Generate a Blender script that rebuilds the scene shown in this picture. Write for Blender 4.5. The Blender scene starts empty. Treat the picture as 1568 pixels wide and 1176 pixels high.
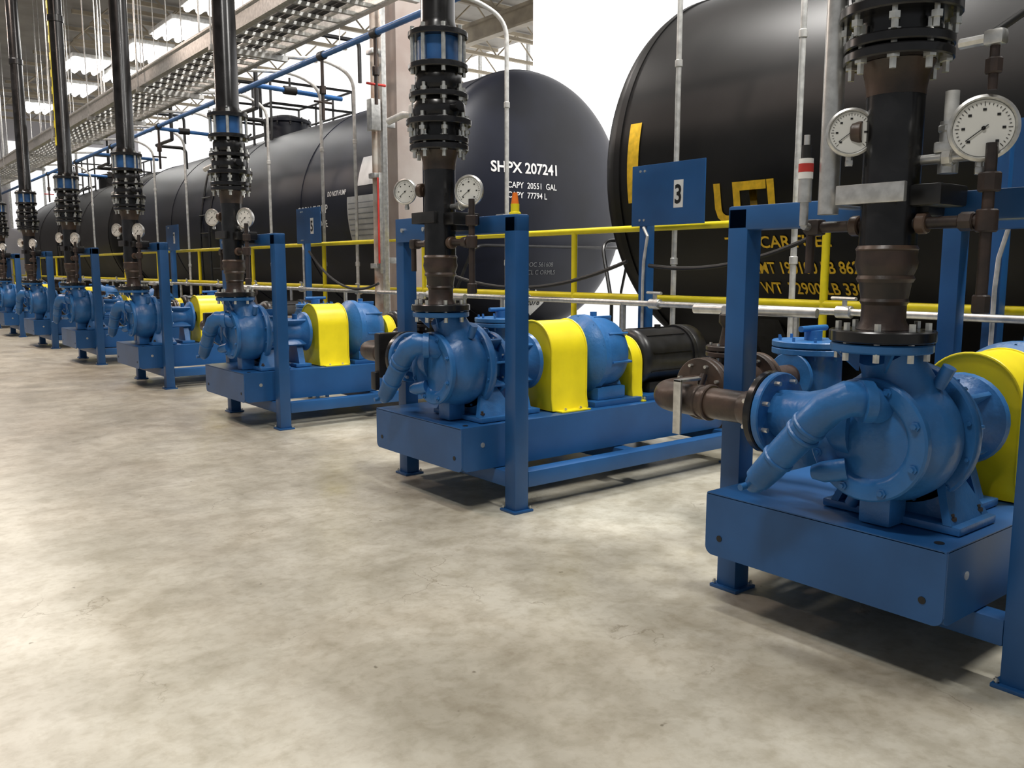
import bpy, bmesh, math, random
from mathutils import Vector, Matrix
random.seed(7)
V=Vector
H=1.2
scene=bpy.context.scene
try:
    scene.view_settings.view_transform='Standard'
    scene.view_settings.look='None'
except Exception: pass

# ---------------- materials ----------------
def mat(name,col,rough=.5,metal=0,var=.12,scale=8,bump=0.0,col2=None,emit=0,emcol=None,coat=0,spec=.5):
    m=bpy.data.materials.new(name); m.use_nodes=True
    nt=m.node_tree; b=nt.nodes['Principled BSDF']
    b.inputs['Roughness'].default_value=rough
    b.inputs['Metallic'].default_value=metal
    b.inputs['Specular IOR Level'].default_value=spec
    tc=nt.nodes.new('ShaderNodeTexCoord')
    n=nt.nodes.new('ShaderNodeTexNoise'); n.inputs['Scale'].default_value=scale; n.inputs['Detail'].default_value=6
    nt.links.new(tc.outputs['Object'],n.inputs['Vector'])
    r=nt.nodes.new('ShaderNodeValToRGB')
    c2=col2 if col2 else [max(0,c*(1-var*2)) for c in col]
    c1=col if col2 else [min(1,c*(1+var)) for c in col]
    r.color_ramp.elements[0].position=.35; r.color_ramp.elements[1].position=.65
    r.color_ramp.elements[0].color=(*c2,1); r.color_ramp.elements[1].color=(*c1,1)
    nt.links.new(n.outputs['Fac'],r.inputs['Fac']); nt.links.new(r.outputs['Color'],b.inputs['Base Color'])
    if bump:
        n2=nt.nodes.new('ShaderNodeTexNoise'); n2.inputs['Scale'].default_value=scale*8
        nt.links.new(tc.outputs['Object'],n2.inputs['Vector'])
        bp=nt.nodes.new('ShaderNodeBump'); bp.inputs['Strength'].default_value=bump; bp.inputs['Distance'].default_value=.01
        nt.links.new(n2.outputs['Fac'],bp.inputs['Height']); nt.links.new(bp.outputs['Normal'],b.inputs['Normal'])
    if emit:
        b.inputs['Emission Color'].default_value=(*(emcol or col),1); b.inputs['Emission Strength'].default_value=emit
    return m

M={}
M['blue']=mat('blue_frame_paint',(.016,.094,.27),.38,var=.09,scale=3)
M['pblue']=mat('blue_pump_paint',(.026,.140,.37),.36,var=.11,scale=7,bump=.15)
M['yellow']=mat('yellow_paint',(.88,.73,.014),.36,var=.05,scale=6)
M['black']=mat('black_pipe_paint',(.012,.012,.013),.24,var=.3,scale=12)
M['blackm']=mat('black_motor_paint',(.014,.014,.015),.36,var=.3,scale=12)
M['rust']=mat('rusty_black_steel',(.055,.034,.026),.42,scale=9,col2=(.016,.013,.012),bump=.1)
M['brown']=mat('brown_primer_steel',(.095,.060,.042),.38,scale=7,col2=(.026,.020,.017),bump=.1)
M['steel']=mat('galvanized_steel',(.66,.66,.64),.34,metal=.8,var=.1,scale=30)
M['zinc']=mat('zinc_bolt',(.75,.75,.70),.3,metal=.85,scale=30)
M['grey']=mat('grey_conduit_paint',(.64,.64,.62),.42,metal=.2,scale=20)
M['white']=mat('white_enamel',(.85,.85,.82),.4,var=.03)
M['face']=mat('gauge_face',(.74,.74,.70),.35,var=.02)
M['ink']=mat('black_ink',(.01,.01,.01),.5)
M['tank']=mat('black_tank_paint',(.008,.0075,.0075),.42,var=.3,scale=1.5,bump=.02,spec=.30)
M['tank2']=mat('dark_tank_paint',(.009,.011,.021),.42,var=.25,scale=1.2,bump=.02,spec=.32)
M['tlet']=mat('yellow_stencil_paint',(.85,.52,.02),.6,var=.1,scale=20)
M['wlet']=mat('white_stencil_paint',(.85,.85,.85),.6,var=.05,scale=20)
M['glet']=mat('dim_stencil_paint',(.25,.26,.27),.6,var=.1,scale=20)
M['red']=mat('red_sticker',(.6,.04,.03),.5)
M['orange']=mat('orange_lens',(.9,.2,.02),.3)
M['pipeblue']=mat('blue_water_pipe',(.03,.13,.36),.4)
M['joist']=mat('joist_paint',(.40,.34,.25),.6,scale=3)
M['colm']=mat('column_paint',(.50,.45,.42),.6,scale=2,col2=(.36,.29,.26))
M['rpipe']=mat('rust_stained_pipe',(.62,.58,.52),.6,scale=5,col2=(.33,.20,.13))
M['rubber']=mat('black_rubber',(.012,.012,.012),.5)
M['wallw']=mat('emissive_white_panel',(.9,.9,.9),.7,var=.02,scale=.5,emit=1.0,emcol=(1,1,1))  # emission makes the white walls and window pane glow like overexposed daylight
M['wallg']=mat('grey_wall_paint',(.50,.48,.50),.7,var=.06,scale=.7)
M['glow']=mat('lamp_diffuser',(.9,.9,.9),.5,var=.02,emit=12,emcol=(1,.98,.94))
M['ceil']=mat('ceiling_deck',(.26,.24,.21),.7,var=.1,scale=1.5)
M['pit']=mat('pit_concrete',(.2,.19,.17),.8,var=.2,scale=1.5)
M['tin']=mat('faded_panel_white',(.55,.55,.55),.6,var=.1,scale=4)

def floor_mat():
    m=bpy.data.materials.new('polished_concrete'); m.use_nodes=True
    nt=m.node_tree; b=nt.nodes['Principled BSDF']; L=nt.links.new
    tc=nt.nodes.new('ShaderNodeTexCoord')
    def noise(s,d=6,dist=0,rough=.5):
        n=nt.nodes.new('ShaderNodeTexNoise'); n.inputs['Scale'].default_value=s; n.inputs['Detail'].default_value=d
        n.inputs['Roughness'].default_value=rough
        n.inputs['Distortion'].default_value=dist; L(tc.outputs['Object'],n.inputs['Vector']); return n
    def ramp(n,p0,c0,p1,c1):
        r=nt.nodes.new('ShaderNodeValToRGB'); e=r.color_ramp.elements
        e[0].position=p0;e[0].color=(*c0,1);e[1].position=p1;e[1].color=(*c1,1)
        L(n.outputs[0],r.inputs['Fac']); return r
    def mix(a,b_,fac,mode='MULTIPLY'):
        x=nt.nodes.new('ShaderNodeMix'); x.data_type='RGBA'; x.blend_type=mode
        if isinstance(fac,float): x.inputs['Factor'].default_value=fac
        else: L(fac,x.inputs['Factor'])
        L(a,x.inputs['A']); L(b_,x.inputs['B']); return x.outputs['Result']
    base=ramp(noise(1.9,10,.2,.6),.36,(.44,.415,.335),.62,(.60,.575,.485))
    fine=ramp(noise(8,10,.3,.62),.38,(.80,.78,.74),.56,(1,1,1))
    c=mix(base.outputs[0],fine.outputs[0],.85)
    blot=ramp(noise(26,8,.2,.6),.36,(.84,.82,.78),.52,(1,1,1))
    c=mix(c,blot.outputs[0],.7)
    spot=ramp(noise(18,2,0),.215,(.34,.31,.26),.26,(1,1,1))
    c=mix(c,spot.outputs[0],.8)
    stain=ramp(noise(.7,6,.6,.6),.32,(.82,.78,.73),.48,(1,1,1))
    c=mix(c,stain.outputs[0],.85)
    vo=nt.nodes.new('ShaderNodeTexVoronoi'); vo.feature='DISTANCE_TO_EDGE'; vo.inputs['Scale'].default_value=.95
    nd=noise(2.0,9,0,.6); va=nt.nodes.new('ShaderNodeVectorMath'); va.operation='ADD'
    vs=nt.nodes.new('ShaderNodeVectorMath'); vs.operation='SCALE'; vs.inputs['Scale'].default_value=.55
    L(nd.outputs['Color'],vs.inputs[0]); L(tc.outputs['Object'],va.inputs[0]); L(vs.outputs[0],va.inputs[1]); L(va.outputs[0],vo.inputs['Vector'])
    cr=ramp(vo,.0,(.52,.48,.41),.004,(1,1,1))
    msk=ramp(noise(1.7,3),.52,(0,0,0),.60,(.75,.75,.75))
    c=mix(c,cr.outputs[0],msk.outputs[0])
    L(c,b.inputs['Base Color'])
    rr=ramp(noise(2,5),.3,(.28,.28,.28),.7,(.46,.46,.46)); L(rr.outputs[0],b.inputs['Roughness'])
    bp=nt.nodes.new('ShaderNodeBump'); bp.inputs['Strength'].default_value=.05; bp.inputs['Distance'].default_value=.01
    L(noise(14,6).outputs[0],bp.inputs['Height']); L(bp.outputs[0],b.inputs['Normal'])
    return m
M['floor']=floor_mat()

# ---------------- mesh builder ----------------
def basis(d):
    z=V(d).normalized(); up=V((0,0,1)) if abs(z.z)<.95 else V((1,0,0))
    x=up.cross(z).normalized(); y=z.cross(x); return x,y,z
class MB:
    def __init__(s): s.v=[];s.f=[];s.m=[];s.mats=[]
    def mi(s,k):
        if k not in s.mats: s.mats.append(k)
        return s.mats.index(k)
    def add(s,vs,fs,k):
        o=len(s.v); s.v+= [tuple(p) for p in vs]; i=s.mi(k)
        for f in fs: s.f.append([o+a for a in f]); s.m.append(i)
    def box(s,c,d,k,bev=.004,rot=None):
        bm=bmesh.new(); bmesh.ops.create_cube(bm,size=1)
        for q in bm.verts: q.co=V((q.co.x*d[0],q.co.y*d[1],q.co.z*d[2]))
        if bev: bmesh.ops.bevel(bm,geom=list(bm.edges),offset=min(bev,min(d)*.4),segments=2,affect='EDGES',profile=.6)
        if rot is not None: bmesh.ops.transform(bm,matrix=rot,verts=bm.verts)
        bm.verts.index_update()
        s.add([q.co+V(c) for q in bm.verts],[[q.index for q in f.verts] for f in bm.faces],k); bm.free()
    def bb(s,x0,x1,y0,y1,z0,z1,k,bev=.004): s.box(((x0+x1)/2,(y0+y1)/2,(z0+z1)/2),(abs(x1-x0),abs(y1-y0),abs(z1-z0)),k,bev)
    def lathe(s,o,d,prof,k,seg=32,cap=True):
        x,y,z=basis(d);o=V(o);vs=[];fs=[]
        n=len(prof)
        for (t,r) in prof:
            for i in range(seg):
                a=2*math.pi*i/seg; vs.append(o+z*t+(x*math.cos(a)+y*math.sin(a))*max(r,1e-4))
        for j in range(n-1):
            for i in range(seg):
                i2=(i+1)%seg; fs.append([j*seg+i,j*seg+i2,(j+1)*seg+i2,(j+1)*seg+i])
        if cap: fs.append(list(range(seg))[::-1]); fs.append([(n-1)*seg+i for i in range(seg)])
        s.add(vs,fs,k)
    def cyl(s,p0,p1,r,k,seg=20,r1=None):
        p0=V(p0);p1=V(p1); s.lathe(p0,p1-p0,[(0,r),((p1-p0).length,r if r1 is None else r1)],k,seg)
    def disc(s,c,d,r,h,k,seg=36,ch=.004):
        s.lathe(V(c)-V(d).normalized()*h/2,d,[(0,r-ch),(ch,r),(h-ch,r),(h,r-ch)],k,seg)
    def bolts(s,c,d,R,n,br,h,k='zinc',ph=0):
        x,y,z=basis(d)
        for i in range(n):
            a=2*math.pi*(i+.5)/n+ph; p=V(c)+(x*math.cos(a)+y*math.sin(a))*R
            s.lathe(p-z*h/2,d,[(0,br*.55),(h*.22,br*.55),(h*.22,br),(h*.38,br),(h*.38,br*.5),(h*.62,br*.5),(h*.62,br),(h*.8,br),(h*.8,br*.55),(h,br*.55)],k,6)
    def tube(s,pts,r,k,seg=14,fil=0,ns=6):
        pts=[V(p) for p in pts]
        if fil and len(pts)>2:
            q=[pts[0]]
            for i in range(1,len(pts)-1):
                a=pts[i-1]-pts[i]; b=pts[i+1]-pts[i]
                f=min(fil,a.length*.49,b.length*.49); A=pts[i]+a.normalized()*f; B=pts[i]+b.normalized()*f
                for j in range(ns+1):
                    t=j/ns; q.append(A*(1-t)**2+pts[i]*2*t*(1-t)+B*t*t)
            q.append(pts[-1]); pts=q
        n=len(pts); rs=r if isinstance(r,(list,tuple)) else [r]*n
        if len(rs)!=n: rs=[rs[min(len(rs)-1,int(i*len(rs)/n))] for i in range(n)]
        tang=[]
        for i in range(n):
            a=pts[max(0,i-1)]; b=pts[min(n-1,i+1)]; t=(b-a); tang.append(t.normalized() if t.length>1e-7 else V((0,0,1)))
        x,y,z=basis(tang[0]); vs=[];fs=[]
        for i in range(n):
            t=tang[i]; x=(x-t*x.dot(t)).normalized(); y=t.cross(x)
            for j in range(seg):
                a=2*math.pi*j/seg; vs.append(pts[i]+(x*math.cos(a)+y*math.sin(a))*rs[i])
        for i in range(n-1):
            for j in range(seg):
                j2=(j+1)%seg; fs.append([i*seg+j,i*seg+j2,(i+1)*seg+j2,(i+1)*seg+j])
        fs.append(list(range(seg))[::-1]); fs.append([(n-1)*seg+i for i in range(seg)])
        s.add(vs,fs,k)
    def prism(s,poly,vec,k):
        n=len(poly);vec=V(vec); vs=[V(p) for p in poly]+[V(p)+vec for p in poly]
        fs=[list(range(n))[::-1],list(range(n,2*n))]+[[i,(i+1)%n,n+(i+1)%n,n+i] for i in range(n)]
        s.add(vs,fs,k)
    def mesh(s,name):
        me=bpy.data.meshes.new(name); me.from_pydata(s.v,[],s.f)
        for k in s.mats: me.materials.append(M[k])
        me.polygons.foreach_set('material_index',s.m)
        bm=bmesh.new(); bm.from_mesh(me)
        bmesh.ops.remove_doubles(bm,verts=bm.verts,dist=1e-5)
        bmesh.ops.recalc_face_normals(bm,faces=bm.faces); bm.to_mesh(me); bm.free()
        me.polygons.foreach_set('use_smooth',[True]*len(me.polygons))
        try: me.set_sharp_from_angle(angle=math.radians(38))
        except Exception: pass
        me.update(); return me
col=scene.collection
def obj(name,me,loc=(0,0,0),par=None,rot=None,sc=None):
    o=bpy.data.objects.new(name,me); col.objects.link(o); o.location=loc
    if rot: o.rotation_euler=rot
    if sc: o.scale=sc
    if par: o.parent=par
    return o
def empty(name,loc=(0,0,0)):
    o=bpy.data.objects.new(name,None); col.objects.link(o); o.location=loc; o.empty_display_size=.1; return o
def textmesh(name,body,size,k,fn,align='LEFT',sx=1,bold=0):
    cu=bpy.data.curves.new(name,'FONT'); cu.body=body; cu.size=size; cu.align_x=align; cu.resolution_u=3
    if bold: cu.offset=bold
    t=bpy.data.objects.new(name,cu); col.objects.link(t)
    bpy.context.view_layer.update()
    dg=bpy.context.evaluated_depsgraph_get(); me=bpy.data.meshes.new_from_object(t.evaluated_get(dg))
    bpy.data.objects.remove(t)
    for q in me.vertices: q.co=fn(q.co.x*sx,q.co.y)
    me.materials.clear(); me.materials.append(M[k]); me.name=name
    return me

# ---------------- room ----------------
def room(name,x0,x1,y0,y1,z0,z1,k):
    b=MB(); b.bb(x0,x1,y0,y1,z0,z1,k,0); return obj(name,b.mesh(name))
room('floor',-9,4.95,-6,35,-.95,0,'floor')
room('floor_rail_pit',4.95,14.2,-6,35,-1.1,-.95,'pit')
room('ceiling',-9,14.2,-6,35.2,6.8,6.95,'ceil')
room('wall_back',-9,14.2,35,35.2,-.95,6.8,'wallg')
room('wall_right',14,14.2,10,35,-.95,6.8,'wallw')
room('wall_partition',8.8,8.95,-6,10.62,-.95,6.8,'wallw')
room('wall_partition.001',9.6,9.75,15.5,35,-.95,6.8,'wallw')
b=MB()
for y in range(11,35,2): b.bb(13.93,14.0,y,y+.08,-.95,6.8,'grey',0)
for z in (2.2,4.6): b.bb(13.93,14.0,10,35,z,z+.1,'grey',0)
obj('trim_wall_girts',b.mesh('girts'))
b=MB()
b.bb(5.2,8.6,34.95,35.0,2.6,5.6,'wallw',0)
for x in (5.2,6.3,7.4,8.5): b.bb(x-.04,x+.04,34.90,34.95,2.6,5.6,'grey',0)
obj('window_1',b.mesh('window_1'))
b=MB()
for y in [10.7+1.5*i for i in range(16)]:
    for z,h in ((6.72,.08),(6.12,.07)): b.bb(4.6,13.9,y-.04,y+.04,z-h/2,z+h/2,'joist',0)
    n=16
    for i in range(n):
        xa=4.6+9.3*i/n; xb=4.6+9.3*(i+1)/n
        za,zb=(6.70,6.14) if i%2 else (6.14,6.70)
        b.cyl((xa,y,za),(xb,y,zb),.018,'joist',6)
for x in (10.5,):
    b.bb(x-.09,x+.09,10.4,34.8,5.98,6.04,'joist',0); b.bb(x-.02,x+.02,10.4,34.8,5.7,5.98,'joist',0); b.bb(x-.09,x+.09,10.4,34.8,5.66,5.7,'joist',0)
obj('ceiling_trusses',b.mesh('trusses'))
b=MB()
for x,y in ((5.6,15.2),(5.7,17.4),(5.6,19.6),(4.9,21.6),(5.9,22.2),(5.3,24.6),(6.6,26.0),(5.0,28.0),(7.4,19.4)):
    b.bb(x-.42,x+.42,y-.72,y+.72,5.72,5.80,'grey',.01)
    for dx in (-.31,-.105,.105,.31): b.cyl((x+dx,y-.66,5.69),(x+dx,y+.66,5.69),.055,'glow',12)
    for dx in (-.3,.3): b.cyl((x+dx,y,5.8),(x+dx,y,6.06),.006,'steel',6)
obj('linear_high_bay_lamps',b.mesh('linear_lamps'))

# column
b=MB()
b.bb(4.62,4.92,7.72,8.05,0,6.1,'colm',.01); b.bb(4.58,4.94,7.68,8.09,0,.25,'colm',.01)
obj('building_column',b.mesh('column'))
b=MB()
b.bb(4.42,4.47,7.66,7.72,.0,6.0,'steel',.004)
for z in (.5,1.25,2.6,4): b.bb(4.42,4.60,7.72,7.76,z,z+.06,'steel')
b.cyl((4.42,7.80,.0),(4.42,7.80,5.8),.042,'rpipe',16); b.bb(4.37,4.385,7.70,7.712,1.25,2.1,'red',.002); b.bb(4.385,4.42,7.69,7.70,1.15,2.15,'steel',.002)
for z in (1.2,2.1,2.6,3.3): b.bb(4.36,4.5,7.74,7.86,z,z+.05,'steel')
b.bb(4.30,4.40,7.66,7.76,2.55,2.85,'steel')
obj('conduit_strut_riser',b.mesh('strut'))

# ---------------- skid frame ----------------
def skid(top):
    b=MB(); k='blue'
    x0,x1,y0,y1,z0,z1=2.35,4.36,-.255,.575,.205,.427
    b.bb(x0,x1,y0,y1,z1-.012,z1,k,.005)
    def plate(axis,pos,a0,a1):
        pts=[];R_=.03
        for cx,cz,s in ((a0+R_,z0+R_,180),(a1-R_,z0+R_,270)):
            for i in range(7):
                a=math.radians(s+i*15); pts.append((cx+R_*math.cos(a),cz+R_*math.sin(a)))
        pts+= [(a1,z1-.012),(a1-.012,z1-.001),(a0+.012,z1-.001),(a0,z1-.012)]
        if axis=='x': b.prism([(pos,p,q) for p,q in pts],(.01,0,0),k)
        else: b.prism([(p,pos,q) for p,q in pts],(0,.01,0),k)
    plate('x',x0,y0,y1); plate('x',x1-.01,y0,y1)
    plate('y',y0,x0+.006,x1-.006); plate('y',y1-.01,x0+.006,x1-.006)
    for y in (y0+.004,y1-.004): b.cyl((x0+.006,y,z0+.028),(x0+.006,y,z1-.006),.006,k,10)
    for yy in (y0+.06,y1-.06): b.cyl((x0-.002,yy,.27),(x0+.004,yy,.27),.011,'ink',14)
    b.cyl((x0+.13,y0-.002,.33),(x0+.13,y0+.004,.33),.013,'zinc',14)
    b.cyl((x0+.06,y0+.05,z1-.001),(x0+.06,y0+.05,z1+.002),.014,'ink',14)
    for xa,xb in ((3.3,3.68),(3.72,4.28)):
        b.bb(xa,xb,-.2,.2,z1,z1+.03,k,.004)
    T=.085;h=T/2
    yl,yr=.64,-.375
    for y in (yl,yr):
        b.bb(2.6-h,2.6+h,y-h,y+h,.01,top-.005,k,.008)
        b.bb(2.6-.06,2.6+.06,y-.06,y+.06,0,.012,k,.002)
        b.bb(2.6+h,4.36,y-h,y+h,.12,.20,k,.006)
        b.bb(4.28,4.36,y-h,y+h,.0,.2,k,.006)
        b.bb(4.26,4.38,y-.06,y+.06,0,.012,k,.002)
        for dx,dy in ((-.05,.05),(.05,-.05)): b.bolts((2.6+dx*.95,y+dy*.95,.014),(0,0,1),0,1,.008,.03)
    b.bb(2.56,2.64,yr+h,yl-h,.12,.20,k,.006)
    b.bb(4.28,4.36,yr+h,yl-h,.12,.20,k,.006)
    b.bb(3.4,3.48,yr+h,yl-h,.12,.20,k,.006)
    b.bb(2.6-h,2.6+h,yr-h,yl+h,top-.085,top,k,.008)
    if top>1.43:
        b.bb(2.545,2.558,.30,.66,top-.11,top+.02,k,.003)
        for y in (.36,.58): b.cyl((2.535,y,1.41),(2.55,y,1.41),.013,'zinc',6)
    return b
SK=skid(1.455).mesh('skid_frame'); SK0=skid(1.42).mesh('skid_frame_b')

# ---------------- pump ----------------
def pump():
    b=MB(); k='pblue'; zc=.70
    b.lathe((0,0,zc),(1,0,0),[(2.36,0),(2.36,.055),(2.365,.065),(2.368,.118),(2.352,.128),(2.345,.138),(2.345,.178),(2.352,.184),(2.372,.184),(2.380,.165),(2.40,.170),
        (2.43,.192),(2.48,.202),(2.53,.200),(2.56,.19),(2.56,.218),(2.568,.224),(2.592,.224),(2.60,.218),(2.60,.185),(2.64,.165),(2.68,.125),(2.70,.12),(2.70,.165),(2.705,.17),(2.725,.17),(2.73,.165),(2.73,.10)],k,48)
    b.bolts((2.347,0,zc),(1,0,0),.160,8,.014,.03,k)
    b.bolts((2.58,0,zc),(1,0,0),.207,12,.012,.055,k)
    b.bolts((2.715,0,zc),(1,0,0),.150,8,.011,.045,'zinc')
    b.tube([(2.48,-.03,.80),(2.48,-.02,.86),(2.46,-.008,.92),(2.43,0,.965)],[.12,.105,.088,.082],k,28)
    b.disc((2.41,0,.972),(0,0,1),.142,.026,k)
    b.disc((2.41,0,1.006),(0,0,1),.147,.034,'black')
    b.bolts((2.41,0,.99),(0,0,1),.122,8,.018,.11,'zinc')
    for a in (45,135,225,315):
        a=math.radians(a); b.prism([(2.41+.06*math.cos(a),.06*math.sin(a),.90),(2.41+.125*math.cos(a),.125*math.sin(a),.96),(2.41+.06*math.cos(a),.06*math.sin(a),.96)],(0,.008,0),k)
    b.tube([(2.46,.06,.72),(2.46,.17,.72),(2.46,.26,.72),(2.46,.37,.72)],[.12,.11,.085,.08],k,28)
    b.disc((2.46,.375,.72),(0,1,0),.137,.028,k)
    b.disc((2.46,.405,.72),(0,1,0),.140,.028,'black')
    b.bolts((2.46,.39,.72),(0,1,0),.113,8,.015,.10,'zinc')
    b.cyl((2.50,-.13,.86),(2.50,-.16,.92),.02,k,12); b.cyl((2.5,.1,.5),(2.5,.12,.455),.02,k,12)
    b.tube([(2.38,-.02,.80),(2.31,-.01,.825),(2.275,.02,.828),(2.255,.065,.80),(2.25,.12,.74),(2.25,.20,.65),(2.25,.25,.59),(2.25,.295,.54)],
           [.052,.052,.053,.053,.050,.048,.046,.042],k,24)
    for c,r in (((2.25,.125,.735),.055),((2.25,.145,.71),.055),((2.25,.225,.62),.052)):
        b.disc(c,(0,.66,-.75),r,.016,k,28)
    b.tube([(2.25,.285,.55),(2.252,.31,.52),(2.256,.325,.505)],[.036,.032,.018],k,18)
    b.cyl((2.247,.32,.52),(2.20,.325,.515),.011,k,10)
    b.lathe((2.30,-.005,.82),(-.8,.6,0),[(-.03,.062),(.0,.062)],k,24)
    b.tube([(2.36,.06,.60),(2.33,.12,.585),(2.325,.15,.58)],[.035,.032,.022],k,18)
    for a in range(0,360,40):
        a=math.radians(a+12); c,s=math.cos(a),math.sin(a)
        b.box((2.655,.15*c,zc+.15*s),(.09,.012,.075),k,.003,Matrix.Rotation(a-math.pi/2,4,'X'))
    b.prism([(2.56,-.2,.435),(2.56,.2,.435),(2.56,.11,.56),(2.56,-.11,.56)],(.05,0,0),k)
    b.bb(2.50,2.74,-.22,.22,.43,.455,k,.006)
    b.bb(2.42,2.52,-.05,.05,.43,.54,k,.01)
    for y in (-.18,.18):
        for x in (2.53,2.70): b.bolts((x,y,.46),(0,0,1),0,1,.016,.05,'rust')
        b.prism([(2.5,y-.015,.455),(2.74,y-.015,.455),(2.66,y*.7,.6),(2.57,y*.7,.6)],(0,.025,0),k)
    b.lathe((0,0,zc),(1,0,0),[(2.73,.105),(2.80,.085),(2.86,.08),(2.90,.095),(2.94,.15),(2.96,.155),(2.965,.10),(2.98,.06),(3.02,.03),(3.34,.03)],k,32)
    for a in (0,90,180,270):
        a=math.radians(a+45); b.box((2.82,.11*math.cos(a),zc+.11*math.sin(a)),(.22,.016,.06),k,.003,Matrix.Rotation(a-math.pi/2,4,'X'))
    b.prism([(2.86,-.11,.455),(2.86,.11,.455),(2.86,.05,.64),(2.86,-.05,.64)],(.05,0,0),k)
    b.bb(2.82,2.95,-.14,.14,.43,.455,k,.005)
    b.cyl((2.88,0,.78),(2.88,0,.84),.02,k,12)
    return b
PM=pump().mesh('pump_casting')

def guard(x0,x1,w,zt):
    b=MB();k='yellow'; zc=zt-w; n=22
    outer=[(-w-.015,.433),(-w,.50)]+[(w*math.cos(math.pi-math.pi*i/n),zc+w*math.sin(math.pi*i/n)) for i in range(n+1)]+[(w,.50),(w+.015,.433)]
    b.prism([(x0+.008,y,z) for y,z in outer],(x1-x0-.016,0,0),k)
    def ring(x):
        pts=[(x,-w-.012,.434),(x,-w,.50)]+[(x,w*math.cos(math.pi-math.pi*i/n),zc+w*math.sin(math.pi*i/n)) for i in range(n+1)]+[(x,w,.50),(x,w+.012,.434)]
        b.tube(pts,.006,k,8)
    ring(x0+.008); ring(x1-.008)
    b.disc((x0+.006,0,.70),(1,0,0),.055,.006,'ink',24)
    for y in (-w-.035,w+.035):
        b.bb(x0+.03,x1-.03,y-.03,y+.03,.428,.436,k,.001); b.bolts((x0+.08,y,.438),(0,0,1),0,1,.011,.02); b.bolts((x1-.08,y,.438),(0,0,1),0,1,.011,.02)
    return b
G1=guard(3.00,3.27,.165,.915).mesh('coupling_guard')
G2=guard(3.64,3.73,.15,.80).mesh('fan_guard')
def gearbox():
    b=MB();k='pblue';zc=.71
    b.lathe((0,0,zc),(1,0,0),[(3.28,.05),(3.28,.12),(3.30,.15),(3.33,.20),(3.35,.215),(3.36,.228),(3.40,.228),(3.41,.212),(3.46,.215),(3.52,.208),(3.57,.19),(3.61,.15),(3.63,.10),(3.635,.05)],k,44)
    b.bolts((3.38,0,zc),(1,0,0),.213,10,.012,.06,k)
    for a in range(0,360,45):
        a=math.radians(a+10); b.box((3.50,.205*math.cos(a),zc+.205*math.sin(a)),(.15,.012,.03),k,.003,Matrix.Rotation(a-math.pi/2,4,'X'))
    b.bb(3.36,3.58,-.16,.16,.457,.53,k,.01); b.cyl((3.47,0,.91),(3.47,0,.95),.02,k,12)
    return b
GB=gearbox().mesh('gear_reducer')
def motor():
    b=MB();k='blackm';zc=.665
    b.lathe((0,0,zc),(1,0,0),[(3.74,.06),(3.74,.14),(3.76,.168),(3.785,.176),(3.80,.176),(3.80,.168),(4.17,.168),(4.17,.180),(4.19,.184),(4.20,.180),(4.21,.184),(4.29,.18),(4.31,.165),(4.32,.14),(4.325,.05)],k,48)
    for a in range(0,360,40):
        a=math.radians(a+8); b.box((3.98,.170*math.cos(a),zc+.170*math.sin(a)),(.34,.006,.010),k,0,Matrix.Rotation(a-math.pi/2,4,'X'))
    for i in range(8):
        a=2*math.pi*i/8; b.cyl((4.322,.08*math.cos(a),zc+.08*math.sin(a)),(4.328,.08*math.cos(a),zc+.08*math.sin(a)),.018,'ink',10)
    b.bb(3.82,4.12,-.13,.13,.457,.52,k,.01)
    b.box((3.98,.19,.72),(.16,.09,.13),k,.012)
    b.tube([(4.02,0,.825),(4.02,0,.855)],.02,k,10)
    return b
MO=motor().mesh('electric_motor')

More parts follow.
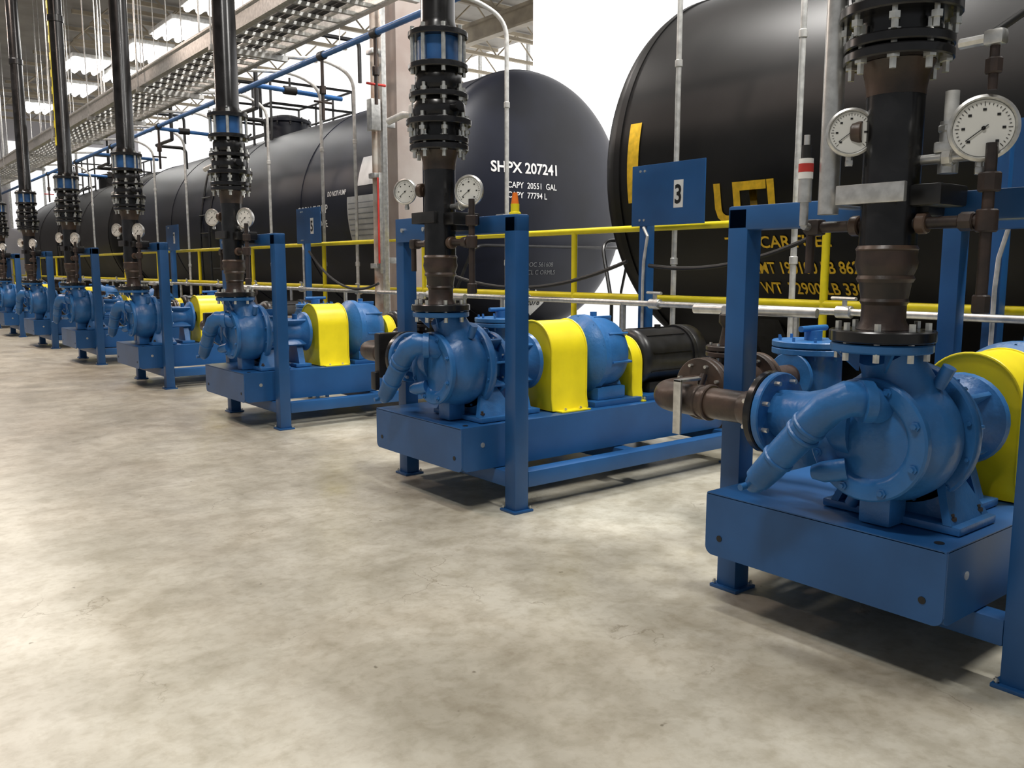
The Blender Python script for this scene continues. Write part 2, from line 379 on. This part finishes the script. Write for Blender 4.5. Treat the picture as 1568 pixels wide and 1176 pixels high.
# ---------------- suction piping ----------------
def suction(first):
    b=MB();k='brown';z=.72
    yE=.915
    b.tube([(2.46,.42,z),(2.46,yE,z),(2.98,yE,z)],.056,k,24,fil=.12,ns=10)
    b.disc((2.46,.47,z),(0,1,0),.062,.02,k); b.disc((2.46,.66,z),(0,1,0),.066,.02,k); b.disc((2.46,.70,z),(0,1,0),.060,.015,k)
    b.lathe((2.46,.42,z),(0,1,0),[(0,.078),(.03,.076),(.09,.058)],k,24)
    b.cyl((2.50,.74,z+.05),(2.52,.74,z+.09),.014,'rust',10)
    if first:
        b.bb(2.385,2.395,.735,.77,.60,.80,'steel',.002); b.bb(2.385,2.53,.735,.77,.79,.80,'steel',.002)
    else:
        b.box((2.46,.56,z),(.22,.055,.25),'blackm',.012)
        b.box((2.34,.56,z-.14),(.03,.05,.10),'blackm',.006)
    b.disc((2.72,yE,z),(1,0,0),.125,.025,k); b.disc((2.75,yE,z),(1,0,0),.125,.025,'rust')
    b.bolts((2.735,yE,z),(1,0,0),.10,8,.013,.09,'zinc')
    b.lathe((2.76,yE,z),(1,0,0),[(0,.08),(.05,.085),(.1,.10),(.15,.10),(.2,.085),(.29,.08)],'rust',28)
    xv=2.90
    b.cyl((xv,yE,z),(xv,yE,z+.17),.055,'rust',20)
    b.disc((xv,yE,z+.13),(0,0,1),.10,.022,'rust'); b.disc((xv,yE,z+.155),(0,0,1),.10,.022,'rust')
    b.bolts((xv,yE,z+.14),(0,0,1),.08,6,.011,.07,'zinc')
    b.lathe((xv,yE,z+.16),(0,0,1),[(0,.05),(.05,.04),(.08,.035),(.10,.05),(.13,.05),(.14,.02)],'rust',18)
    b.tube([(xv-.03,yE+.17,z+.31),(xv,yE,z+.31),(xv+.05,yE-.36,z+.31)],.019,'steel',12)
    b.box((xv,yE,z+.305),(.07,.06,.05),'steel',.012)
    b.disc((3.06,yE,z),(1,0,0),.125,.025,'rust'); b.disc((3.09,yE,z),(1,0,0),.125,.025,k)
    b.bolts((3.075,yE,z),(1,0,0),.10,8,.013,.09,'zinc')
    b.cyl((3.1,yE,z),(3.325,yE,z),.056,k,20)
    return b
S1=suction(True).mesh('suction_pipe'); S2=suction(False).mesh('suction_pipe_b')
def strainer():
    b=MB();k='pblue'; x,y=3.5,.915
    b.lathe((x,y,.12),(0,0,1),[(0,.05),(.02,.11),(.10,.13),(.70,.13),(.72,.13)],k,32)
    b.disc((x,y,.83),(0,0,1),.18,.028,k); b.disc((x,y,.862),(0,0,1),.18,.028,k)
    b.bolts((x,y,.845),(0,0,1),.152,10,.013,.10,k)
    b.cyl((x,y,.87),(x,y,.92),.04,k,16); b.tube([(x-.1,y,.93),(x+.1,y,.93)],.014,k,10)
    b.cyl((x-.17,y,.72),(x-.1,y,.72),.075,k,20); b.disc((x-.165,y,.72),(1,0,0),.11,.02,k)
    for a in (0,120,240):
        a=math.radians(a); b.bb(x+.09*math.cos(a)-.015,x+.09*math.cos(a)+.015,y+.09*math.sin(a)-.015,y+.09*math.sin(a)+.015,0,.2,k,.003)
    b.tube([(x+.1,y,.6),(x+.5,y,.6),(x+.5,y,0)],.056,k,18,fil=.12)
    return b
ST=strainer().mesh('strainer')

# ---------------- discharge riser ----------------
def riser(first,label=False):
    b=MB(); x=2.41; o=(x,0,0); dz=-.038 if first else 0
    b.lathe(o,(0,0,1),[(1.024,.075),(1.05,.062),(1.10,.062),(1.12,.066),(1.18,.075),(1.20,.083),(1.215,.086),(1.235,.082),(1.25,.084)],'rust',32)
    b.lathe(o,(0,0,1),[(1.095,.062),(1.105,.068),(1.115,.064)],'brown',32)
    b.lathe(o,(0,0,1),[(1.16,.075),(1.17,.080),(1.18,.076)],'brown',32)
    b.lathe(o,(0,0,1),[(1.245,.080),(1.255,.086),(1.265,.080)],'brown',32)
    b.cyl((x,0,1.25),(x,0,1.72),.078,'black',36)
    b.lathe(o,(0,0,1),[(1.68,.079),(1.70,.080),(1.72,.083),(1.75,.09),(1.77,.10)],'brown',32)
    b.disc((x,0,1.785),(0,0,1),.145,.028,'black'); b.disc((x,0,1.82),(0,0,1),.145,.028,'black')
    b.bolts((x,0,1.80),(0,0,1),.122,8,.018,.13,'zinc')
    b.cyl((x,0,1.83),(x,0,1.90),.11,'black',28)
    b.disc((x,0,1.905),(0,0,1),.160,.03,'black')
    b.lathe(o,(0,0,1),[(1.92,.12),(1.95,.13),(1.99,.13),(2.02,.11)],'black',32)
    b.bolts((x,0,1.89),(0,0,1),.14,8,.016,.11,'zinc')
    b.disc((x,0,2.03),(0,0,1),.145,.026,'black'); b.bolts((x,0,2.03),(0,0,1),.125,8,.016,.10,'zinc')
    b.lathe(o,(0,0,1),[(2.04,.10),(2.07,.115),(2.12,.115),(2.15,.10)],'black',32)
    b.disc((x,0,2.165),(0,0,1),.145,.028,'black')
    b.cyl((x,0,2.18),(x,0,2.30),.10,'pipeblue',32)
    for i in range(8):
        a=2*math.pi*(i+.5)/8; b.cyl((x+.126*math.cos(a),.126*math.sin(a),2.13),(x+.126*math.cos(a),.126*math.sin(a),2.35),.011,'zinc',8)
    b.disc((x,0,2.315),(0,0,1),.145,.028,'black')
    b.lathe(o,(0,0,1),[(2.33,.10),(2.36,.088),(2.38,.083),(6.78,.083)],'black',32)
    b.disc((x,0,4.2),(0,0,1),.092,.08,'black')
    if label:
        b.prism([(x-.0861,-.028,2.7),(x-.0861,.028,2.7),(x-.0861,.028,4.4),(x-.0861,-.028,4.4)],(.012,0,0),'yellow')
        for i in range(8): b.bb(x-.0875,x-.085,-.018,.018,2.8+.2*i,2.91+.2*i,'ink',0)
    if not first:
        b.cyl((x,.1,1.965),(x,.22,1.965),.028,'steel',14); b.box((x,.20,1.965),(.07,.06,.12),'grey',.01)
        b.tube([(x,.22,1.975),(x-.02,.30,1.985),(x-.05,.40,1.96)],.018,'grey',10)
    b.cyl((x,-.1,1.965),(x,-.18,1.965),.022,'black',12)
    b.bb(x-.095,x-.078,-.09,.115,1.42+dz,1.475+dz,'steel' if first else 'blackm',.003)
    b.box((x+.05,-.115,1.44+dz),(.16,.09,.06),'blackm',.01)
    b.box((x+.08,0,1.415+dz),(.10,.20,.06),'blackm',.01)
    b.bb(x-.088,x+.13,.095,.115,1.42+dz,1.46+dz,'steel' if first else 'blackm',.003)
    zt=1.325
    b.tube([(x,.07,zt),(x,.27,zt)],.017,'rust',12); b.disc((x,.10,zt),(0,1,0),.03,.03,'brown',12); b.box((x,.235,zt),(.05,.05,.05),'rust',.012)
    b.tube([(x,.25,zt),(x,.25,zt-.14)],.014,'rust',10)
    b.tube([(x,-.07,zt),(x,-.29,zt)],.017,'rust',12); b.disc((x,-.10,zt),(0,1,0),.03,.03,'brown',12); b.disc((x,-.22,zt),(0,1,0),.026,.04,'rust',8)
    b.tube([(x,-.27,zt+.2),(x,-.27,zt-.22)],.015,'rust',12); b.disc((x,-.27,zt),(0,0,1),.028,.06,'rust',10); b.disc((x,-.27,zt-.22),(0,0,1),.024,.05,'rust',8)
    b.disc((x,-.27,zt+.10),(0,0,1),.03,.05,'rust',8)
    b.tube([(x-.05,.06,1.585),(x-.07,.10,1.585)],.016,'brown',12); b.disc((x-.06,.075,1.585),(-.3,1,0),.034,.03,'brown',12)
    b.tube([(x+.02,-.05,1.50),(x+.02,-.24,1.50)],.014,'steel',12); b.disc((x+.02,-.15,1.50),(0,1,0),.024,.03,'steel',8)
    if first:
        b.tube([(x,-.26,1.66),(x,-.26,1.78)],.012,'rust',10); b.disc((x,-.26,1.72),(0,0,1),.022,.04,'rust',8); b.box((x,-.26,1.79),(.04,.05,.04),'steel',.01); b.tube([(x,-.26,1.79),(x,-.17,1.79)],.014,'steel',8)
        b.cyl((x+.04,-.14,1.46),(x+.04,-.14,1.60),.026,'steel',16); b.cyl((x+.04,-.14,1.60),(x+.04,-.14,1.68),.018,'grey',14); b.box((x+.04,-.14,1.53),(.06,.06,.03),'steel',.006); b.disc((x+.04,-.14,1.58),(0,0,1),.032,.02,'steel',8)
    return b
R1=riser(True).mesh('discharge_riser'); R2=riser(False).mesh('discharge_riser_b'); R3=riser(False,True).mesh('discharge_riser_c')

# ---------------- gauge ----------------
def gauge():
    b=MB(); r=.075
    d=(0,-1,0)
    b.lathe((0,.035,0),d,[(0,.0),(0,.05),(.008,.066),(.02,.070),(.03,.070),(.034,r+.006),(.048,r+.006),(.052,r-.001),(.046,r-.005)],'steel',40,cap=False)
    b.disc((0,-.006,0),d,r-.003,.006,'face',40)
    for i in range(31):
        a=math.radians(225-270*i/30); L=.010 if i%5==0 else .005
        b.box((math.cos(a)*.059,-.0098,math.sin(a)*.059),(L,.001,.0014),'ink',0,Matrix.Rotation(-a,4,'Y'))
    for i in range(7):
        a=math.radians(225-45*i); b.box((math.cos(a)*.045,-.0098,math.sin(a)*.045),(.008,.001,.006),'ink',0)
    a=math.radians(218); b.box((math.cos(a)*.018,-.0115,math.sin(a)*.018),(.062,.001,.0022),'ink',0,Matrix.Rotation(-a,4,'Y'))
    b.disc((0,-.011,0),d,.005,.004,'ink',12)
    b.cyl((0,.015,-.07),(0,.015,-.11),.012,'steel',12); b.box((0,.015,-.10),(.024,.024,.02),'steel',.004)
    return b
GA=gauge().mesh('gauge')

YP=[1.30,3.63,6.44,9.22,12.0,14.8,17.6,20.4]
for i,y in enumerate(YP):
    obj('pump_skid_frame',SK0 if i==0 else SK,(0,y,0))
    e=empty('industrial_pump',(0,y,0))
    obj('casing',PM,par=e); obj('coupling_guard',G1,par=e); obj('shaft_guard',G2,par=e); obj('gear_reducer',GB,par=e); obj('electric_motor',MO,par=e)
    obj('suction_pipe_with_valve',S1 if i==0 else S2,(0,y,0))
    obj('basket_strainer',ST,(0,y,0))
    obj('discharge_pipe_riser',R1 if i==0 else (R3 if i==4 else R2),(0,y,0))
    s=1.06 if i==0 else .92
    obj('pressure_gauge',GA,(2.42,y-.240,1.565),rot=(0,0,math.radians(-62)),sc=(s,s,s))
    s=.84 if i==0 else .80
    obj('pressure_gauge',GA,(2.33,y+.085 if i==0 else y+.19,1.585),rot=(0,0,math.radians(-54 if i==0 else -60)),sc=(s,s,s))

b=MB()
b.cyl((2.37,1.470,1.36),(2.37,1.470,6.5),.030,'steel',20)
for z in (2.0,2.035): b.disc((2.37,1.470,z),(0,0,1),.042,.03,'steel',10)
b.bb(2.39,2.55,1.45,1.49,1.38,1.41,'steel')
obj('galvanized_drop_conduit',b.mesh('drop_conduit'))
b=MB()
x,y=2.36,1.545
b.cyl((x,y,1.33),(x,y,1.40),.013,'steel',12); b.cyl((x,y,1.40),(x,y,1.47),.020,'steel',14); b.cyl((x,y,1.47),(x,y,1.53),.022,'white',16); b.cyl((x,y,1.49),(x,y,1.515),.0225,'red',16)
b.cyl((x,y,1.53),(x,y,1.57),.014,'ink',12); b.cyl((x,y,1.57),(x,y,1.60),.009,'steel',12)
b.cyl((x,y,1.33),(x+.05,y,1.325),.012,'steel',10)
obj('pressure_transmitter',b.mesh('transmitter'))
b=MB()
b.tube([(2.42,1.06,1.80),(2.46,1.0,1.85),(2.5,.93,1.84),(2.53,.88,1.75),(2.55,.86,1.6),(2.57,.86,1.43)],.011,'rubber',10)
obj('instrument_cable',b.mesh('instr_cable'))
b=MB(); b.box((4.05,1.86,.73),(.085,.085,1.44),'blue',.008); b.bb(3.99,4.11,1.80,1.92,0,.012,'blue',.002); b.bb(4.01,4.09,.75,1.9,1.37,1.455,'blue',.006); b.box((4.05,.75,.95),(.085,.085,1.01),'blue',.008)
obj('pipe_support_portal',b.mesh('portal'))

b=MB(); b.disc((2.72,3.42,1.47),(0,0,1),.03,.02,'yellow',16); b.cyl((2.72,3.42,1.48),(2.72,3.42,1.52),.022,'yellow',16); b.cyl((2.72,3.42,1.52),(2.72,3.42,1.575),.02,'orange',16,r1=.012); b.bb(2.62,2.75,3.39,3.45,1.455,1.465,'steel')
obj('warning_beacon',b.mesh('beacon'))

# ---------------- signs ----------------
def sign(yp,y1,num,w=.64):
    e=empty('pump_number_sign',(0,0,0))
    b=MB(); x=4.50
    b.box((x,yp,.93),(.075,.075,1.86),'blue',.006); b.bb(x-.055,x+.055,yp-.055,yp+.055,0,.012,'blue',.002)
    obj('sign_post',b.mesh('signpost'),par=e)
    b=MB(); b.bb(x-.052,x-.042,y1-w,y1,1.49,1.90,'blue',.003)
    yc=y1-w*.66
    b.bb(x-.055,x-.051,yc-.04,yc+.04,1.60,1.78,'white',.001)
    for yy in (yp-.02,yp+.02):
        for z in (1.53,1.86): b.cyl((x-.058,yy,z),(x-.05,yy,z),.009,'zinc',8)
    obj('sign_plate',b.mesh('signplate'),par=e)
    me=textmesh('sign_number',num,.17,'ink',lambda a,c:V((x-.057,yc-a*.8,1.63+c)),'CENTER',bold=.004)
    obj('sign_number',me,par=e)
sign(4.18,4.28,'3'); sign(1.86,1.80,'2'); sign(9.65,9.80,'5'); sign(14.75,14.9,'7')

# ---------------- railing ----------------
b=MB(); X=4.64
for z in (1.487,.99): b.cyl((X,-3,z),(X,33,z),.024,'yellow',14)
yy=.68
while yy<33:
    b.cyl((X,yy,0),(X,yy,1.487),.024,'yellow',14); b.disc((X,yy,.006),(0,0,1),.06,.012,'yellow',16); yy+=2.2
b.bb(X-.004,X+.004,-3,33,.30,.42,'yellow',.001)
obj('safety_railing',b.mesh('railing'))

# ---------------- tank cars ----------------
XC=6.68
def tank_car(ya,yb,hd,k,dome,R,ZC):
    e=empty('railroad_tank_car',(0,0,0))
    b=MB(); prof=[]
    n=16
    for i in range(n+1):
        a=math.pi/2*i/n; prof.append((ya-hd*math.cos(a),R*math.sin(a)))
    prof+= [(ya+.01,R),(ya+.01,R+.012),(ya+.07,R+.012),(ya+.07,R),(yb-.07,R),(yb-.07,R+.012),(yb-.01,R+.012),(yb-.01,R)]
    for i in range(n,-1,-1):
        a=math.pi/2*i/n; prof.append((yb+hd*math.cos(a),R*math.sin(a)))
    b.lathe((XC,0,ZC),(0,1,0),prof,k,128,cap=False)
    L=yb-ya
    for f in (.26,.5,.74): b.lathe((XC,ya+L*f,ZC),(0,1,0),[(0,R),(0,R+.008),(.06,R+.008),(.06,R)],k,128,cap=False)
    obj('tank_shell',b.mesh('tank_shell'),par=e)
    b=MB(); yd=dome
    b.lathe((XC,yd,ZC+R-.05),(0,0,1),[(0,.40),(.30,.40),(.32,.44),(.36,.44),(.40,.36),(.46,.15),(.47,0)],k,36)
    b.bolts((XC,yd,ZC+R+.28),(0,0,1),.42,12,.02,.14,'blackm')
    for dx in (-.75,.75):
        b.bb(XC+dx-.02,XC+dx+.02,yd-1.1,yd+1.1,ZC+R-.1,ZC+R-.05,'blackm',0)
        for z in (ZC+R+.4,ZC+R+.75): b.tube([(XC+dx,yd-1.1,z),(XC+dx,yd+1.1,z)],.022,'blackm',8)
        for dy in (-1.1,-.35,.35,1.1): b.tube([(XC+dx,yd+dy,ZC+R-.25),(XC+dx,yd+dy,ZC+R+.75)],.022,'blackm',8)
    for dy in (-1.1,1.1):
        for z in (ZC+R+.4,ZC+R+.75): b.tube([(XC-.75,yd+dy,z),(XC+.75,yd+dy,z)],.022,'blackm',8)
    for dy in (-.22,.22): b.tube([(XC-.75,yd+dy,ZC+R),(XC-1.35,yd+dy,ZC+1.0),(XC-1.56,yd+dy,ZC),(XC-1.52,yd+dy,.4)],.018,'blackm',8,fil=.3)
    for z in (.6,.9,1.2,1.5,1.8,2.1,2.4): 
        xx=XC-math.sqrt(max(.2,1.56**2-(z-ZC)**2)); b.tube([(xx,yd-.22,z),(xx,yd+.22,z)],.012,'blackm',8)
    obj('manway_platform',b.mesh('manway'),par=e)
    b=MB()
    b.bb(XC-.3,XC+.3,ya-.35,yb+.35,.12,.46,'blackm',.02)
    for yt,s in ((ya+1.1,1),(yb-1.1,-1)):
        b.prism([(XC-1.15,yt-.15,.95),(XC-.6,yt-.15,.25),(XC+.6,yt-.15,.25),(XC+1.15,yt-.15,.95)],(0,.3,0),'blackm')
        for wy in (-.85,.85):
            for wx in (-.75,.75):
                b.lathe((XC+wx-.06,yt+wy,-.38),(1,0,0),[(0,.15),(0,.40),(.03,.42),(.10,.42),(.12,.40),(.12,.15)],'rust',32)
            b.cyl((XC-.9,yt+wy,-.38),(XC+.9,yt+wy,-.38),.08,'rust',14)
        for wx in (-.9,.9): b.prism([(XC+wx-.05,yt-1.05,-.42),(XC+wx-.05,yt-1.05,-.28),(XC+wx-.05,yt-.4,-.05),(XC+wx-.05,yt+.4,-.05),(XC+wx-.05,yt+1.05,-.28),(XC+wx-.05,yt+1.05,-.42),(XC+wx-.05,yt+.3,-.55),(XC+wx-.05,yt-.3,-.55)],(.1,0,0),'rust')
        b.bb(XC-.9,XC+.9,yt-.15,yt+.15,-.3,.12,'rust',.02)
    for ye,s in ((ya,-1),(yb,1)):
        b.bb(XC-1.3,XC+1.3,ye+s*.28-.04,ye+s*.28+.04,.15,.38,'blackm',.01)
        b.bb(XC-.11,XC+.11,ye+s*.3,ye+s*.62,.0,.2,'blackm',.03)
        for wx in (-1.3,1.3): b.tube([(XC+wx,ye+s*.28,.9),(XC+wx,ye+s*.28,.2)],.016,'blackm',8)
        b.tube([(XC-1.3,ye+s*.28,.9),(XC-1.2,ye+s*.52,1.45),(XC+1.2,ye+s*.52,1.45),(XC+1.3,ye+s*.28,.9)],.018,'blackm',8,fil=.15)
    obj('underframe_and_trucks',b.mesh('underframe'),par=e)
    return e
R1_,Z1_=1.58,2.0
R2_,Z2_=1.52,1.98
def side(y0,z0,R,ZC,off=.008):
    def fn(a,c):
        z=z0+c; return V((XC-math.sqrt(R*R-(z-ZC)**2)-off,y0-a,z))
    return fn
def head(ya,hd,x0,z0,off=.008):
    R,ZC=R2_,Z2_
    def fn(a,c):
        x=x0+a; z=z0+c; q=1-((x-XC)**2+(z-ZC)**2)/R**2
        return V((x,ya-hd*math.sqrt(max(q,0.01))-off,z))
    return fn
t1=tank_car(-7.2,5.12,.50,'tank',-.8,R1_,Z1_)
t2=tank_car(8.12,20.0,.42,'tank2',15.0,R2_,Z2_)
t3=tank_car(21.6,32.8,.45,'tank',27,R2_,Z2_)
def T(par,name,body,size,k,fn,bold=0,sx=1): 
    obj(name,textmesh(name,body,size,k,fn,bold=bold,sx=sx),par=par)
s1=lambda y,z,off=.008: side(y,z,R1_,Z1_,off)
s2=lambda y,z,off=.008: side(y,z,R2_,Z2_,off)
T(t1,'side_mark','UTL',.38,'tlet',s1(4.11,1.535),.014,.90)
T(t1,'stencil_1','THIS CAR FUEL',.115,'tlet',s1(4.06,1.345),.002,1.1)
T(t1,'stencil_2','LD LMT 190100 LB 86200 KG',.115,'tlet',s1(4.03,1.165),.002,.88)
T(t1,'stencil_3','LT WT  72900 LB 33000 KG',.115,'tlet',s1(4.00,1.02),.002,.90)
T(t1,'stencil_4','NEW  1986',.10,'tlet',s1(3.7,.88),.001,1)
def quad_strip(fn,x0,x1,z0,z1,k,name,par,n=14,slant=0):
    b=MB();vs=[];fs=[]
    m=6
    for i in range(n+1):
        c=z0+(z1-z0)*i/n
        for j in range(m+1): vs.append(fn(x0+(x1-x0)*j/m+slant*i/n,c))
    for i in range(n):
        for j in range(m): fs.append([i*(m+1)+j,i*(m+1)+j+1,(i+1)*(m+1)+j+1,(i+1)*(m+1)+j])
    b.add(vs,fs,k); obj(name,b.mesh(name),par=par)
quad_strip(s1(4.96,0),0,.12,1.72,2.34,'tlet','reflective_stripe',t1)
hn=8.12
T(t2,'end_mark','SHPX 207241',.165,'wlet',head(hn,.42,5.84,2.27),.004,1.0)
T(t2,'capacity_1','CAPY  20551  GAL',.095,'wlet',head(hn,.42,6.04,2.10),.001,.92)
T(t2,'capacity_2','CAPY  77794 L',.095,'wlet',head(hn,.42,6.04,1.99),.001,.92)
T(t2,'spec_1','DOC 561608',.075,'glet',head(hn,.42,6.32,1.22),.0,1)
T(t2,'spec_2','CL C ORMLS',.075,'glet',head(hn,.42,6.36,1.13),.0,1)
def diamond(fn,w,k,name,par):
    b=MB();n=8;vs=[];fs=[]
    for i in range(n+1):
        for j in range(n+1):
            u=(i/n-.5)*w;v=(j/n-.5)*w; vs.append(fn((u-v)*.707,(u+v)*.707))
    for i in range(n):
        for j in range(n): fs.append([i*(n+1)+j,(i+1)*(n+1)+j,(i+1)*(n+1)+j+1,i*(n+1)+j+1])
    b.add(vs,fs,k); obj(name,b.mesh(name),par=par)
diamond(head(hn,.42,6.52,.80,.012),.22,'white','placard',t2)
T(t2,'placard_number','2078',.10,'ink',head(hn,.42,6.41,.77,.018),.002,1)
quad_strip(s2(9.85,0),0,.72,1.55,2.08,'tin','data_panel',t2)
for i in range(7): quad_strip(s2(9.82,0,.012),0,.66,1.60+.065*i,1.612+.065*i,'glet','data_line_%d'%i,t2,n=1)
quad_strip(s2(9.6,0),0,.5,2.2,2.55,'tin','upper_panel',t2)
T(t2,'side_text_1','CORN SYRUP',.15,'wlet',s2(11.3,1.92),.002,1)
T(t2,'side_text_2','CONCENTRATE',.12,'wlet',s2(11.3,1.74),.002,1)
T(t2,'side_text_3','DO NOT HUMP',.09,'wlet',s2(10.4,2.12),.001,.8)

b=MB()
for x in (XC-.75,XC+.75):
    b.bb(x-.035,x+.035,-6,34.9,-.83,-.80,'rust',.004); b.bb(x-.01,x+.01,-6,34.9,-.94,-.83,'rust',0); b.bb(x-.07,x+.07,-6,34.9,-.95,-.935,'rust',0)
obj('railroad_track',b.mesh('track'))

# ---------------- overhead ----------------
b=MB()
for x in (3.0,3.62):
    b.bb(x-.012,x+.012,-1,33,3.27,3.43,'steel',0); b.bb(x-.03,x+.03,-1,33,3.265,3.28,'steel',0); b.bb(x-.03,x+.03,-1,33,3.42,3.435,'steel',0)
y=-.9
while y<33:
    b.bb(3.0,3.62,y,y+.035,3.28,3.31,'steel',0); y+=.28
for i in range(7): b.tube([(3.1+.07*i,-1,3.335),(3.1+.07*i,33,3.335)],.022,'rubber' if i%3 else 'grey',8)
y=1.0
while y<33:
    b.bb(2.93,3.69,y,y+.05,3.20,3.25,'steel',0)
    for x in (2.95,3.67): b.cyl((x,y+.025,3.2),(x,y+.025,6.78),.008,'steel',6)
    y+=2.4
obj('cable_tray',b.mesh('cable_tray'))
b=MB()
for x in (3.85,4.35):
    b.bb(x-.012,x+.012,10.5,33,3.97,4.10,'steel',0)
y=10.5
while y<33: b.bb(3.85,4.35,y,y+.035,3.98,4.01,'steel',0); y+=.28
for i in range(4): b.tube([(3.95+.09*i,10.5,4.03),(3.95+.09*i,33,4.03)],.025,'rubber',8)
y=11
while y<33:
    b.bb(3.8,4.4,y,y+.05,3.9,3.95,'steel',0)
    for x in (3.82,4.38): b.cyl((x,y+.025,3.9),(x,y+.025,6.78),.008,'steel',6)
    y+=2.4
obj('cable_tray',b.mesh('cable_tray_b'))
b=MB()
b.cyl((4.15,4,3.36),(4.15,33,3.36),.030,'pipeblue',16)
for y in (10.2,14.2,18.0,22): b.cyl((4.15,y,3.36),(5.3,y,3.33),.028,'pipeblue',14); b.disc((4.6,y,3.35),(1,0,0),.05,.16,'ink',16); b.tube([(4.6,y,3.35),(4.6,y,3.5)],.014,'ink',8)
for y in (7.3,8.4,11.4,14.0,16.8,19.6,22.5):
    b.disc((4.15,y,3.36),(0,1,0),.045,.10,'rubber',14)
    b.tube([(4.15,y,3.36),(4.15,y,3.0),(4.15,y,2.72)],.018,'rust',8); b.disc((4.15,y,3.02),(0,0,1),.035,.08,'rust',8); b.tube([(4.05,y,2.9),(4.25,y,2.9)],.012,'red' if int(y*10)%2 else 'rust',8)
y=5
while y<33: b.cyl((4.15,y,3.4),(4.15,y,6.78),.006,'steel',6); y+=3
obj('overhead_water_pipe',b.mesh('water_pipe'))
b=MB()
for y in (11.0,14.5,18.5): 
    b.tube([(4.5,y,3.25),(4.5,y+.9,3.25),(5.0,y+.9,3.25),(5.0,y+.9,2.9)],.028,'blackm',10,fil=.1)
    b.tube([(4.5,y,3.25),(4.5,y,4.3),(6,y,4.3),(6,y,3.75)],.028,'blackm',10,fil=.1)
    b.cyl((4.5,y,4.3),(4.5,y,6.78),.008,'steel',6)
obj('product_transfer_pipe',b.mesh('transfer'))
for y in (3.15,4.12,6.05,8.8,9.62,11.2,12.9,14.6,16.3,18.5,21):
    b=MB(); b.tube([(4.72,y,0),(4.72,y,3.30),(4.45,y+.12,3.46),(3.68,y+.12,3.40)] if y>5 else [(4.72,y,0),(4.72,y,5.2),(4.72,y,6.78)],.019,'grey',12,fil=.16,ns=8)
    for z in (1.25,2.6): b.disc((4.72,y,z),(0,0,1),.026,.05,'grey',10)
    obj('electrical_conduit',b.mesh('conduit'))
b=MB()
XA=4.40
b.cyl((XA,-1,.96),(XA,24,.96),.02,'steel',12)
for y in [2.6+1.4*i for i in range(14)]:
    b.disc((XA,y,.96),(0,1,0),.035,.09,'steel',12); b.tube([(XA,y,.96),(XA,y,1.03)],.014,'steel',8); b.tube([(XA-.04,y-.09,1.035),(XA+.02,y+.09,1.035)],.01,'steel',8)
    b.tube([(XA,y+.3,.96),(XA,y+.3,0)],.02,'steel',8)
obj('compressed_air_line',b.mesh('air_line'))
def sag(p0,p1,d,r,name):
    p0=V(p0);p1=V(p1);pts=[]
    for i in range(25):
        t=i/24; p=p0.lerp(p1,t); p.z-=d*4*t*(1-t); pts.append(p)
    b=MB(); b.tube(pts,r,'rubber',8); return obj('power_cable',b.mesh(name))
sag((4.35,6.6,1.2),(4.43,4.3,1.25),.18,.014,'cab1'); sag((4.44,4.1,1.22),(4.58,2.95,1.38),.08,.014,'cab2'); sag((4.46,9.5,1.4),(4.3,7.6,1.05),.2,.014,'cab3')
b=MB()
for y in (4.18,1.86,9.65):
    b.tube([(4.445,y-.02,1.48),(4.42,y-.08,1.42),(4.44,y-.03,1.25),(4.445,y-.02,1.1),(4.448,y-.02,.5)],.011,'grey',8)
obj('flexible_conduit',b.mesh('flex'))

# ---------------- lights ----------------
def area(name,loc,size,sy,power,colr=(1,1,1),rot=(0,0,0)):
    l=bpy.data.lights.new(name,'AREA'); l.shape='RECTANGLE'; l.size=size; l.size_y=sy; l.energy=power; l.color=colr
    o=bpy.data.objects.new(name,l); col.objects.link(o); o.location=loc; o.rotation_euler=rot; return o
fm=MB(); fm.bb(-.3,.3,-.7,.7,-.0,.08,'white',.01); fme=fm.mesh('highbay')
for i,(x,y,p,c) in enumerate([(4.7,.2,205,(1,.98,.94)),(4.7,5.0,200,(1,.97,.93)),(4.7,9.6,150,(1,.95,.90)),(0.3,6.5,85,(1,.80,.70)),(.3,13,140,(1,.80,.68)),(2.0,15,130,(1,.94,.89)),(.3,20,130,(1,.80,.68)),(2.0,23,130,(1,.95,.9)),(-.6,1.0,115,(1,.97,.93)),(1.9,2.5,85,(1,.98,.95))]):
    area('high_bay_lamp',(x,y,6.25),.5,1.2,p*1.36,c); obj('high_bay_fixture',fme,(x,y,6.3))
w=bpy.data.worlds.new('World'); scene.world=w; w.use_nodes=True
w.node_tree.nodes['Background'].inputs[0].default_value=(.92,.95,1,1); w.node_tree.nodes['Background'].inputs[1].default_value=.26

# ---------------- camera ----------------
cd=bpy.data.cameras.new('camera'); cam=bpy.data.objects.new('camera',cd); col.objects.link(cam)
cd.sensor_width=36; cd.lens=36*1314/1568; cd.clip_end=200; cd.clip_start=.05
cam.location=(0,0,H); cam.rotation_euler=(math.radians(90-7.67),0,math.radians(-38.3))
scene.camera=cam
